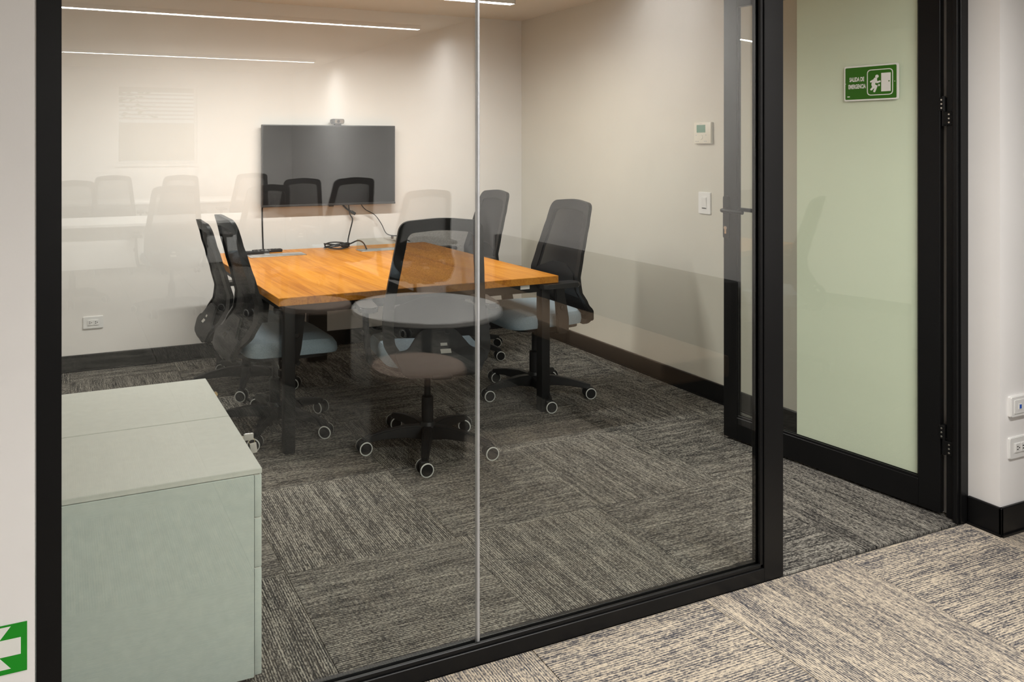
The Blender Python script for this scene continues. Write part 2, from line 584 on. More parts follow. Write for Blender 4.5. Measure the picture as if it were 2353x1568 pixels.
wpart('glazing_bead', 'black_alu', (X0 + 0.050, X1 - 0.082, YGLASS + 0.006, YG + FD - 0.002, 0.042, 0.054))
wpart('glazing_bead', 'black_alu', (X1 - 0.094, X1 - 0.082, YG + 0.005, YGLASS - 0.006, 0.042, ZC - 0.05))
wpart('glazing_bead', 'black_alu', (X1 - 0.094, X1 - 0.082, YGLASS + 0.006, YG + FD - 0.002, 0.042, ZC - 0.05))
wpart('pane', 'pane_clear', (X0 + 0.046, XJ - 0.004, YGLASS - 0.005, YGLASS + 0.005, 0.040, ZC - 0.04), bev=0)
wpart('pane', 'pane_clear', (XJ + 0.004, X1 - 0.080, YGLASS - 0.005, YGLASS + 0.005, 0.040, ZC - 0.04), bev=0)
wpart('joint_strip', 'joint_strip', (XJ - 0.0045, XJ + 0.0045, YGLASS - 0.0065, YGLASS + 0.0065, 0.042, ZC - 0.05), bev=0.002)

# ------------------------------------------------------------------ door frame (trim_1) and open door (door_1)
jam = struct(empty('trim_1', (3.01, YG, 0)), 'black aluminium door frame')
def jpart(name, dims, bev=0.0012):
    x0, x1, y0, y1, z0, z1 = dims
    return bobj(name, 'black_alu', (x0 - 3.01, x1 - 3.01, y0 - YG, y1 - YG, z0, z1), jam, bev=bev, seg=1)
jpart('jamb', (3.010, 3.052, YG, YG + 0.030, 0.0, ZC))
jpart('jamb_stop', (2.998, 3.052, YG + 0.006, YG + 0.020, 0.0, ZC))
jpart('jamb_groove', (3.018, 3.052, YG + 0.030, YG + 0.056, 0.0, ZC))
jpart('head', (2.127, 3.010, YG, YG + FD, 2.10, 2.15))
hp = bobj('transom_pane', 'pane_clear', (2.127 - 3.01, 0.0, 0.015, 0.025, 2.15, ZC), jam)

HX, HY = 3.007, 1.877
DL = 0.9076
DANG = math.atan2(2.776 - HY, 2.882 - HX)
door = struct(empty('door_1', (HX, HY, 0), DANG), 'black framed glass door standing open into the room')
DT = 0.030
def dpart(name, mat, dims, bev=0.0015, parent=None):
    return bobj(name, mat, dims, parent or door, bev=bev, seg=1)
dpart('stile', 'black_alu', (0.0, 0.074, -DT, 0, 0.010, 2.09))
dpart('stile', 'black_alu', (0.839, DL, -DT, 0, 0.010, 2.09))
dpart('bottom_rail', 'black_alu', (0.074, 0.839, -DT, 0, 0.010, 0.112))
dpart('top_rail', 'black_alu', (0.074, 0.839, -DT, 0, 2.01, 2.09))
for y0, y1 in ((-0.010, -0.004), (-0.026, -0.020)):
    dpart('glazing_bead', 'black_alu', (0.074, 0.839, y0, y1, 0.112, 0.122), 0.001)
    dpart('glazing_bead', 'black_alu', (0.835, 0.839, y0, y1, 0.122, 2.01), 0.0005)
    dpart('glazing_bead', 'black_alu', (0.074, 0.078, y0, y1, 0.122, 2.01), 0.0005)
dpart('pane', 'pane_door', (0.072, 0.841, -0.018, -0.012, 0.110, 2.012), 0)
tag(dpart('frosted_film', 'film', (0.0785, 0.561, -0.0195, -0.0185, 0.1225, 2.009), 0), 'pale green frosted film over most of the door pane')
# handle set: plate, lever on both faces, cylinder
for s, y in ((1, 0.0), (-1, -DT)):
    bm = bmesh.new()
    prism(bm, rounded([(0.875, 0.935, 0.012), (0.906, 0.935, 0.012), (0.906, 1.135, 0.012), (0.875, 1.135, 0.012)]), 0, 0.007,
          M=Matrix(((1, 0, 0, 0), (0, 0, s, y), (0, 1, 0, 0), (0, 0, 0, 1))))
    pl = finish(bm, 'handle_plate', 'black_alu', door, smooth=True)
    bm = bmesh.new()
    tube(bm, spline([(0.891, y, 1.068), (0.891, y + s * 0.025, 1.068), (0.886, y + s * 0.040, 1.068), (0.865, y + s * 0.048, 1.068), (0.775, y + s * 0.048, 1.066)], 5), 0.0095, 12)
    finish(bm, 'lever', 'black_alu', pl, smooth=True)
    bm = bmesh.new()
    lathe(bm, [(0.0, 0.0), (0.0085, 0.0), (0.0085, 0.004), (0.0, 0.004)], n=16, M=Matrix.Translation((0.891, y + s * 0.007, 0.985)) @ Matrix.Rotation(-s * math.pi / 2, 4, 'X'))
    box(bm, 0.8865, 0.8955, min(y + s * 0.007, y + s * 0.0105), max(y + s * 0.007, y + s * 0.0105), 0.958, 0.985)
    finish(bm, 'lock_cylinder', 'chrome', pl, smooth=True)
# hinges, each with two leaves and screws
for z in (1.497, 0.285, 1.98):
    bm = bmesh.new()
    box(bm, -0.012, 0.004, -0.030, 0.002, z + 0.002, z + 0.052, bev=0.0015, seg=1)
    box(bm, -0.042, -0.010, -0.022, 0.001, z - 0.052, z - 0.002, bev=0.0015, seg=1)
    lathe(bm, [(0.006, z - 0.055), (0.006, z + 0.055)], c=(-0.010, -0.006, 0), n=12)
    hg = finish(bm, 'hinge', 'black_alu', door, smooth=True)
    for k in (-1, 0, 1):
        for sx, sy, dz in ((-0.006, 0.002, 0.027), (-0.030, 0.001, -0.027)):
            bm = bmesh.new()
            lathe(bm, [(0.0, 0.0), (0.0032, 0.0), (0.0032, 0.0012), (0.0, 0.0018)], n=10, M=Matrix.Translation((sx, sy, z + dz + k * 0.015)) @ Matrix.Rotation(-math.pi / 2, 4, 'X'))
            finish(bm, 'screw', 'chrome', hg, smooth=True)

# ------------------------------------------------------------------ emergency exit sign on the door glass
SG = empty('exit_sign')
tag(SG, 'green and white rectangular emergency exit sign on the open glass door', 'sign')
s0, s1, z0s, z1s = 0.147, 0.354, 1.550, 1.691
dvec = Vector((math.cos(DANG), math.sin(DANG), 0))
nvec = Vector((-math.sin(DANG), math.cos(DANG), 0))
SW, SH = s1 - s0, z1s - z0s
SG.matrix_world = Matrix.Translation(Vector((HX, HY, z0s)) + dvec * s1 + nvec * (-0.0118)) @ Matrix((
    (-dvec.x, 0, nvec.x, 0), (-dvec.y, 0, nvec.y, 0), (0, 1, 0, 0), (0, 0, 0, 1)))
def flat(name, mat, polys, za, zb, parent):
    bm = bmesh.new()
    for p in polys:
        prism(bm, p, za, zb)
    return finish(bm, name, mat, parent)
def rrect(x0, y0, x1, y1, r, seg=5):
    return rounded([(x0, y0, r), (x1, y0, r), (x1, y1, r), (x0, y1, r)], seg)
def capsule(ax, ay, bx, by, r, n=6):
    a, b = Vector((ax, ay)), Vector((bx, by))
    t = (b - a).normalized()
    ang = math.atan2(t.y, t.x)
    return [(b.x + r * math.cos(ang - math.pi / 2 + math.pi * k / n), b.y + r * math.sin(ang - math.pi / 2 + math.pi * k / n)) for k in range(n + 1)] + \
           [(a.x + r * math.cos(ang + math.pi / 2 + math.pi * k / n), a.y + r * math.sin(ang + math.pi / 2 + math.pi * k / n)) for k in range(n + 1)]
def disc(cx, cy, r, n=18):
    return [(cx + r * math.cos(2 * math.pi * k / n), cy + r * math.sin(2 * math.pi * k / n)) for k in range(n)]
flat('plate', 'sign_white', [rrect(0, 0, SW, SH, 0.008)], 0, 0.003, SG)
pn = flat('green_panel', 'sign_green', [rrect(0.005, 0.006, SW - 0.007, SH - 0.006, 0.005)], 0.003, 0.0034, SG)
def Q(px, py):      # sign-relative 0..1 -> metres
    return px * SW, py * SH
def seg(a, b, r):
    return capsule(*Q(*a), *Q(*b), r)
# rounded square outline
o_out = rrect(*Q(0.435, 0.135), *Q(0.905, 0.865), 0.016, 6)
o_in = rrect(*Q(0.450, 0.158), *Q(0.890, 0.842), 0.0135, 6)
bm = bmesh.new()
va = [bm.verts.new((p[0], p[1], 0.0038)) for p in o_out]
vb = [bm.verts.new((p[0], p[1], 0.0038)) for p in o_in]
va2 = [bm.verts.new((p[0], p[1], 0.0034)) for p in o_out]
vb2 = [bm.verts.new((p[0], p[1], 0.0034)) for p in o_in]
for i in range(len(va)):
    j = (i + 1) % len(va)
    bm.faces.new([va[i], va[j], vb[j], vb[i]])
    bm.faces.new([va[i], va2[i], va2[j], va[j]])
    bm.faces.new([vb[i], vb[j], vb2[j], vb2[i]])
finish(bm, 'square_outline', 'sign_white', SG)
runner = [disc(*Q(0.618, 0.665), 0.0065),
          seg((0.590, 0.590), (0.548, 0.450), 0.0066), seg((0.575, 0.575), (0.508, 0.525), 0.0036), seg((0.600, 0.560), (0.618, 0.500), 0.0036),
          seg((0.618, 0.495), (0.668, 0.520), 0.0036), seg((0.548, 0.440), (0.606, 0.385), 0.0044), seg((0.606, 0.385), (0.570, 0.250), 0.0040),
          seg((0.540, 0.420), (0.560, 0.360), 0.0044), seg((0.560, 0.375), (0.515, 0.305), 0.0040)]
bm = bmesh.new()
for i, p in enumerate(runner):
    prism(bm, p, 0.0034, 0.0038 + i * 0.00001)
finish(bm, 'running_figure', 'sign_white', SG)
dsy = flat('door_symbol', 'sign_white', [[Q(0.695, 0.235), Q(0.865, 0.235), Q(0.865, 0.750), Q(0.695, 0.750)]], 0.0034, 0.0038, SG)
flat('door_knob', 'sign_green', [disc(*Q(0.835, 0.515), 0.0026, 10)], 0.0038, 0.0040, dsy)
flat('small_arrow', 'sign_white', [[Q(0.630, 0.408), Q(0.652, 0.408), Q(0.648, 0.372), Q(0.676, 0.418), Q(0.648, 0.464), Q(0.652, 0.428), Q(0.630, 0.428)]], 0.0034, 0.0038, SG)
flat('maker_mark', 'sign_white', [rrect(*Q(0.062, 0.115), *Q(0.110, 0.140), 0.001)], 0.0034, 0.0036, SG)
for px, py in ((0.030, 0.50), (0.936, 0.50)):
    flat('rivet', 'sign_white', [disc(*Q(px, py), 0.0014, 10)], 0.0034, 0.0044, SG)

def text_mesh(body, name, mat, parent, x, y, w, h, z, bold=0.0, font_depth=0.0002):
    cu = bpy.data.curves.new(name, 'FONT')
    cu.body = body
    cu.align_x = 'LEFT'
    cu.offset = bold
    cu.extrude = 0.0
    cu.size = 1.0
    tmp = bpy.data.objects.new(name, cu)
    COL.objects.link(tmp)
    bpy.context.view_layer.update()
    me = bpy.data.meshes.new_from_object(tmp.evaluated_get(bpy.context.evaluated_depsgraph_get()))
    bpy.data.objects.remove(tmp)
    bpy.data.curves.remove(cu)
    xs = [v.co.x for v in me.vertices]; ys = [v.co.y for v in me.vertices]
    sx, sy = w / (max(xs) - min(xs)), h / (max(ys) - min(ys))
    mx, my = min(xs), min(ys)
    for v in me.vertices:
        v.co = ((v.co.x - mx) * sx + x, (v.co.y - my) * sy + y, z)
    me.materials.clear()
    me.materials.append(MATS[mat])
    o = bpy.data.objects.new(name, me)
    COL.objects.link(o)
    o.parent = parent
    return o
text_mesh('SALIDA DE', 'lettering', 'sign_white', SG, 0.105 * SW, 0.552 * SH, 0.278 * SW, 0.128 * SH, 0.0037, bold=0.035)
text_mesh('EMERGENCIA', 'lettering', 'sign_white', SG, 0.085 * SW, 0.348 * SH, 0.328 * SW, 0.128 * SH, 0.0037, bold=0.035)

# ------------------------------------------------------------------ green arrow sign on the front wall (its left part runs out of frame)
AS = empty('arrow_sign', (-0.061 - 0.30, YG - 0.0005, 0.270))
AS.rotation_euler = (math.pi / 2, 0, 0)
tag(AS, 'bright green sign with white arrow, low on the wall beside the glass', 'sign')
aw, ah = 0.30, 0.102
flat('green_plate', 'sign_green_bright', [[(0, 0), (aw, 0), (aw, ah), (0, ah)]], 0.0, 0.002, AS)
cy = ah * 0.535
hx = aw - 0.075      # arrow points left
flat('arrow', 'sign_white', [
    [(hx, cy - 0.0175), (aw - 0.012, cy - 0.0175), (aw - 0.012, cy + 0.0175), (hx, cy + 0.0175)],
    [(aw - 0.031, cy - 0.044), (aw - 0.052, cy - 0.0185), (hx - 0.004, cy - 0.0185), (hx - 0.040, cy), (hx - 0.044, cy - 0.016), (aw - 0.075, cy - 0.044)],
    [(aw - 0.031, cy + 0.044), (aw - 0.075, cy + 0.044), (hx - 0.044, cy + 0.016), (hx - 0.040, cy), (hx - 0.004, cy + 0.0185), (aw - 0.052, cy + 0.0185)],
], 0.002, 0.0024, AS)

# ------------------------------------------------------------------ wall devices
def plate(name, label, cat, w, h, mat='white_plastic', t=0.007):
    """upright plate root: local x right, y up, z out"""
    o = empty(name)
    tag(o, label, cat)
    bm = bmesh.new()
    prism(bm, rrect(-w / 2, -h / 2, w / 2, h / 2, 0.006), 0, t * 0.6)
    prism(bm, rrect(-w / 2 + 0.002, -h / 2 + 0.002, w / 2 - 0.002, h / 2 - 0.002, 0.005), t * 0.6, t)
    finish(bm, 'cover_plate', mat, o)
    return o
def on_wall(o, pos, right):
    r = Vector(right).normalized(); u = Vector((0, 0, 1)); n = r.cross(u)
    o.matrix_world = Matrix.Translation(pos) @ Matrix(((r.x, u.x, n.x, 0), (r.y, u.y, n.y, 0), (r.z, u.z, n.z, 0), (0, 0, 0, 1)))
def socket(parent, cx, cy, z, k=1.0):
    o = flat('socket', 'white_plastic', [rrect(cx - 0.013, cy - 0.0155, cx + 0.013, cy + 0.0155, 0.003)], z, z + 0.0015, parent)
    flat('slot', 'dark_slot', [[(cx - 0.0065, cy + 0.003), (cx + 0.0005, cy + 0.003), (cx + 0.0005, cy + 0.0065), (cx - 0.0065, cy + 0.0065)],
                               [(cx - 0.0065, cy - 0.0065), (cx + 0.0005, cy - 0.0065), (cx + 0.0005, cy - 0.003), (cx - 0.0065, cy - 0.003)],
                               disc(cx + 0.0075, cy, 0.0026, 8)], z + 0.0015, z + 0.0019, o)
o1 = plate('power_outlet', 'white double power outlet low on the television wall', 'outlet', 0.117, 0.074)
flat('insert', 'white_plastic', [rrect(-0.034, -0.017, 0.034, 0.017, 0.002)], 0.007, 0.0085, o1)
socket(o1, -0.016, 0, 0.0085); socket(o1, 0.017, 0, 0.0085)
on_wall(o1, (0.194, YB, 0.290), (1, 0, 0))
o2 = plate('power_outlet', 'white double power outlet below the data plate right of the door', 'outlet', 0.117, 0.076)
flat('insert', 'white_plastic', [rrect(-0.034, -0.017, 0.034, 0.017, 0.002)], 0.007, 0.0085, o2)
socket(o2, -0.016, 0, 0.0085); socket(o2, 0.017, 0, 0.0085)
on_wall(o2, (3.097 + 0.0585, 1.703, 0.298), (1, 0, 0))
o3 = plate('data_plate', 'white plate with blue data port above the power outlet by the door', 'data plate', 0.117, 0.073, t=0.012)
flat('insert', 'white_plastic', [rrect(-0.042, -0.024, 0.042, 0.024, 0.003)], 0.012, 0.014, o3)
pt = flat('data_port', 'sign_white', [rrect(-0.022, -0.010, -0.004, 0.010, 0.001)], 0.014, 0.0155, o3)
flat('blue_shutter', 'label_blue', [[(-0.018, -0.007), (-0.007, -0.007), (-0.007, 0.007), (-0.018, 0.007)]], 0.0155, 0.0160, pt)
flat('red_stripe', 'sign_white', [[(-0.0065, -0.007), (-0.0048, -0.007), (-0.0048, 0.007), (-0.0065, 0.007)]], 0.0155, 0.0158, pt)
on_wall(o3, (3.097 + 0.0585, 1.703, 0.446), (1, 0, 0))

sw = plate('light_switch', 'white rocker light switch on the beige wall below the thermostat', 'switch', 0.088, 0.120)
flat('rocker_frame', 'white_plastic', [rrect(-0.018, -0.034, 0.018, 0.034, 0.002)], 0.007, 0.008, sw)
bm = bmesh.new()
prism(bm, rrect(-0.0155, -0.031, 0.0155, 0.031, 0.001), 0.008, 0.0095)
for v in bm.verts:
    if v.co.z > 0.009: v.co.z += 0.06 * v.co.y
finish(bm, 'rocker', 'white_plastic', sw)
on_wall(sw, (XR, 3.258, 1.056), (0, -1, 0))

th = empty('thermostat')
tag(th, 'cream wall thermostat with green screen on the beige wall', 'thermostat')
bm = bmesh.new(); box(bm, -0.060, 0.060, -0.058, 0.058, 0.0, 0.017, bev=0.002, seg=2)
finish(bm, 'housing', 'thermo_plastic', th, smooth=True)
flat('display', 'lcd', [rrect(-0.040, 0.002, 0.022, 0.044, 0.001)], 0.017, 0.0175, th)
flat('brand_mark', 'print_grey', [rrect(-0.022, 0.0485, -0.002, 0.0505, 0.0005)], 0.017, 0.0172, th)
bm = bmesh.new(); lathe(bm, [(0.014, 0.017), (0.014, 0.0185), (0.012, 0.019), (0, 0.019)], c=(-0.010, -0.022, 0), n=20)
finish(bm, 'round_button', 'thermo_plastic', th, smooth=True)
for x, y in ((-0.044, -0.012), (0.026, -0.012), (-0.044, -0.045), (-0.030, -0.045), (0.016, -0.045), (0.028, -0.045), (-0.010, -0.034)):
    flat('button', 'print_grey', [rrect(x - 0.004, y - 0.002, x + 0.004, y + 0.002, 0.001)], 0.017, 0.0176, th)
on_wall(th, (XR, 3.262, 1.438), (0, -1, 0))

# ------------------------------------------------------------------ television, webcam, cables
tv = empty('television', (1.7025, YB, 1.2345))
tag(tv, 'wide black flat television mounted on the back wall', 'television')
w2, h2 = 0.4745, 0.2725
bobj('wall_mount', 'table_steel', (-0.15, 0.15, -0.03, 0.0, -0.12, 0.12), tv, bev=0.004)
bobj('casing', 'tv_bezel', (-w2, w2, -0.062, -0.028, -h2, h2), tv, bev=0.004)
bobj('rear_bulge', 'tv_bezel', (-0.30, 0.30, -0.030, -0.012, -h2 + 0.02, 0.05), tv, bev=0.006)
bobj('screen', 'screen', (-w2 + 0.007, w2 - 0.007, -0.0630, -0.0615, -h2 + 0.016, h2 - 0.007), tv)
bobj('bottom_bezel', 'tv_bezel', (-w2, w2, -0.0645, -0.060, -h2, -h2 + 0.014), tv, bev=0.0015)
bobj('sensor_box', 'rubber', (-0.012, 0.020, -0.064, -0.050, -h2 - 0.006, -h2), tv, bev=0.001)

wc = empty('webcam', (1.752, 5.045, 1.507))
tag(wc, 'small bar webcam perched on top of the television', 'webcam')
bm = bmesh.new(); prism(bm, rrect(-0.047, 0.010, 0.047, 0.043, 0.012), -0.012, 0.016, M=Matrix.Rotation(math.pi / 2, 4, 'X'))
finish(bm, 'body', 'tv_bezel', wc, smooth=True)
bm = bmesh.new(); prism(bm, rrect(-0.021, 0.013, 0.044, 0.040, 0.006), 0.016, 0.0175, M=Matrix.Rotation(math.pi / 2, 4, 'X'))
finish(bm, 'face_plate', 'cam_grey', wc, smooth=True)
bm = bmesh.new(); lathe(bm, [(0.010, 0.0), (0.010, 0.003), (0.006, 0.0035), (0, 0.0025)], n=18, M=Matrix.Translation((0.004, -0.0175, 0.0265)) @ Matrix.Rotation(math.pi / 2, 4, 'X'))
finish(bm, 'lens', 'rubber', wc, smooth=True)
bm = bmesh.new(); box(bm, -0.022, 0.022, -0.024, 0.014, 0.0, 0.010, bev=0.002); box(bm, -0.022, 0.022, -0.0240, -0.0200, -0.012, 0.004)
finish(bm, 'clip', 'rubber', wc, smooth=True)

bm = bmesh.new()
tube(bm, spline([(1.243, YB - 0.004, 0.985), (1.244, YB - 0.004, 0.85), (1.252, YB - 0.004, 0.62), (1.252, YB - 0.004, 0.55)], 4), 0.0045, 8)
tag(finish(bm, 'wall_cable', 'rubber', smooth=True), 'straight black cable running down the wall from television to table', 'cable')

TZ = 0.700
bm = bmesh.new()
tube(bm, spline([(1.842, YB - 0.02, 0.985), (1.850, YB - 0.03, 0.90), (1.862, YB - 0.05, 0.86), (1.83, YB - 0.09, 0.79), (1.79, YB - 0.16, 0.735), (1.76, YB - 0.24, TZ + 0.006), (1.722, 4.83, TZ + 0.006)], 6), 0.0042, 8)
c = []
for k in range(46):
    a = 2 * math.pi * k / 15.0
    rr = 1.0 + 0.05 * math.sin(k * 0.9)
    c.append((1.665 + 0.078 * rr * math.cos(a), 4.800 + 0.072 * rr * math.sin(a), TZ + 0.020 + 0.013 * math.sin(a + k // 15 * 2.1) + 0.004 * (k / 45)))
cable = tag(empty('coiled_cable', (0, 0, 0)), 'black cable hanging from the television and coiled on the tabletop', 'cable')
finish(bm, 'hanging_length', 'rubber', cable, smooth=True)
bm = bmesh.new(); tube(bm, spline(c, 2), 0.0045, 7)
finish(bm, 'coil', 'rubber', cable, smooth=True)
bm = bmesh.new(); tube(bm, spline([(1.72, 4.80, TZ + 0.012), (1.765, 4.80, TZ + 0.030), (1.80, 4.765, TZ + 0.050), (1.815, 4.71, TZ + 0.040), (1.82, 4.665, TZ + 0.006)], 6), 0.0045, 8)
finish(bm, 'tail', 'rubber', cable, smooth=True)
bobj('cable_tie', 'rubber', (1.705, 1.735, 4.795, 4.835, TZ + 0.004, TZ + 0.030), cable, bev=0.004)

pc = tag(empty('plug_cable', (0, 0, 0)), 'short black cable with a plug dangling below the television', 'cable')
bm = bmesh.new(); tube(bm, spline([(1.79, YB - 0.02, 0.975), (1.825, YB - 0.03, 0.935), (1.862, YB - 0.035, 0.912)], 5), 0.006, 8)
finish(bm, 'lead', 'rubber', pc, smooth=True)
bm = bmesh.new(); box(bm, -0.018, 0.018, -0.006, 0.006, -0.010, 0.010, bev=0.003)
finish(bm, 'plug', 'rubber', pc, smooth=True, loc=(1.874, YB - 0.035, 0.905), rot=(0, R(32), 0))

uc = tag(empty('thin_cable', (0, 0, 0)), 'thin black wavy cable from television down to the table corner', 'cable')
bm = bmesh.new(); tube(bm, spline([(1.925, YB - 0.03, 0.972), (1.965, YB - 0.03, 0.925), (2.035, YB - 0.03, 0.885), (2.085, YB - 0.03, 0.82), (2.120, YB - 0.03, 0.755), (2.165, YB - 0.03, 0.735), (2.215, YB - 0.04, 0.728), (2.25, YB - 0.15, TZ + 0.004)], 6), 0.003, 8)
finish(bm, 'lead', 'rubber', uc, smooth=True)
bobj('ferrite', 'rubber', (2.160, 2.176, YB - 0.038, YB - 0.022, 0.712, 0.738), uc, bev=0.003)

# ------------------------------------------------------------------ meeting table
TX0, TX1, TY0, TY1 = 0.872, 2.358, 3.352, 4.885
tb = empty('meeting_table', ((TX0 + TX1) / 2, (TY0 + TY1) / 2, 0), R(1.2))
tag(tb, 'large orange wood meeting table on black steel legs', 'table')
hw, hd = (TX1 - TX0) / 2, (TY1 - TY0) / 2
for a, b in ((-hd, -0.0008), (0.0008, hd)):
    bobj('tabletop', 'teak', (-hw, hw, a, b, TZ - 0.036, TZ), tb, bev=0.0015, seg=1)
for x in (-hw + 0.035, hw - 0.085):
    for y in (-hd + 0.025, hd - 0.085):
        lg = bobj('leg', 'table_steel', (x, x + 0.050, y, y + 0.050, 0.0, TZ - 0.032), tb, bev=0.003)
        bobj('foot', 'rubber', (x + 0.006, x + 0.044, y + 0.006, y + 0.044, 0.0, 0.006), lg)
for y in (-hd + 0.03, hd - 0.07):
    bobj('rail', 'table_steel', (-hw + 0.085, hw - 0.085, y, y + 0.035, TZ - 0.082, TZ - 0.032), tb, bev=0.002)
for x in (-hw + 0.04, hw - 0.08):
    bobj('rail', 'table_steel', (x, x + 0.040, -hd + 0.075, hd - 0.085, TZ - 0.082, TZ - 0.032), tb, bev=0.002)
bobj('cable_riser', 'table_steel', (-0.145, -0.020, hd - 0.14, hd - 0.09, 0.0, TZ - 0.032), tb, bev=0.003)
bobj('asset_sticker', 'sticker', (0.530, 0.585, -hd + 0.0290, -hd + 0.0300, TZ - 0.062, TZ - 0.038), tb)

tr = empty('cable_tray', (1.225, 4.650, TZ), R(0.5))
tag(tr, 'closed flush silver cable tray set in the tabletop beside the remotes', 'cable tray')
bobj('frame', 'alu', (-0.175, 0.175, -0.060, 0.060, 0.0, 0.004), tr, bev=0.0015)
bobj('lid', 'alu', (-0.155, 0.155, -0.044, 0.040, 0.004, 0.007), tr, bev=0.0015)
bobj('brush_slot', 'dark_slot', (-0.155, 0.155, 0.041, 0.048, 0.004, 0.005), tr)

tr2 = empty('cable_tray', (1.905, 4.640, TZ), R(0.5))
tag(tr2, 'open silver cable tray with its clear lid standing up', 'cable tray')
bobj('frame', 'alu', (-0.150, 0.165, -0.055, 0.055, 0.0, 0.004), tr2, bev=0.0015)
bobj('well', 'alu', (-0.135, 0.150, -0.040, 0.030, 0.004, 0.005), tr2)
bobj('lid', 'acrylic', (-0.145, 0.160, 0.040, 0.046, 0.004, 0.072), tr2)

def remote(name, label, x, y, rz, L=0.10, z=TZ):
    o = empty(name, (x, y, z), rz)
    tag(o, label, 'remote')
    bobj('case', 'rubber', (-L, L, -0.021, 0.021, 0.0, 0.019), o, bev=0.006)
    for k in range(6):
        for j in (-1, 0, 1):
            bobj('button', 'print_grey' if (k + 2 * j) % 5 == 0 else 'tv_bezel', (-L + 0.03 + k * 0.024, -L + 0.040 + k * 0.024, j * 0.011 - 0.003, j * 0.011 + 0.003, 0.019, 0.0205), o)
    return o
remote('remote_control', 'longer black remote control lying at the back of the table', 1.205, 4.800, R(2), 0.095)
remote('remote_control', 'shorter black remote control lying in front of the longer one', 1.130, 4.752, R(-4), 0.075)

# ------------------------------------------------------------------ office chair
PROF = [(0.37, -0.235), (0.41, -0.262), (0.46, -0.250), (0.52, -0.205), (0.58, -0.168), (0.65, -0.160), (0.75, -0.184), (0.85, -0.212), (0.95, -0.240), (1.06, -0.268)]
def back_y(x, z):
    for (za, ya), (zb, yb) in zip(PROF, PROF[1:]):
        if z <= zb or zb == PROF[-1][0]:
            t = max(0, min(1, (z - za) / (zb - za)))
            return ya + (yb - ya) * (t * t * (3 - 2 * t) * 0.5 + t * 0.5) + 0.55 * x * x
    return PROF[-1][1]

def curved_panel(name, mat, loop, t, dy, parent, rings=7, inner=None, smooth=True):
    """panel bent to the backrest curve; with an inner loop it is a frame band"""
    bm = bmesh.new()
    n = len(loop)
    cx = sum(p[0] for p in loop) / n; cz = sum(p[1] for p in loop) / n
    lays = []
    if inner:
        lays = [[(a[0] + (b[0] - a[0]) * k / 2, a[1] + (b[1] - a[1]) * k / 2) for a, b in zip(loop, inner)] for k in range(3)]
    else:
        for k in range(rings):
            s = 1 - k / rings
            lays.append([(cx + (p[0] - cx) * s, cz + (p[1] - cz) * s) for p in loop])
    def sheet(off):
        vs = [[bm.verts.new((p[0], back_y(p[0], p[1]) + dy + off, p[1])) for p in l] for l in lays]
        for a, b in zip(vs, vs[1:]):
            for i in range(n):
                j = (i + 1) % n
                bm.faces.new([a[i], a[j], b[j], b[i]])
        if not inner:
            c = bm.verts.new((cx, back_y(cx, cz) + dy + off, cz))
            for i in range(n):
                bm.faces.new([vs[-1][i], vs[-1][(i + 1) % n], c])
        return vs
    A, B = sheet(t / 2), sheet(-t / 2)
    for i in range(n):
        j = (i + 1) % n
        bm.faces.new([A[0][i], A[0][j], B[0][j], B[0][i]])
        if inner:
            bm.faces.new([A[-1][i], A[-1][j], B[-1][j], B[-1][i]])
    return finish(bm, name, mat, parent, smooth=smooth)

def subdiv(loop, d=0.03):
    out = []
    for a, b in zip(loop, loop[1:] + loop[:1]):
        a = Vector(a); b = Vector(b)
        k = max(1, int((b - a).length / d))
        out += [a + (b - a) * i / k for i in range(k)]
    return out

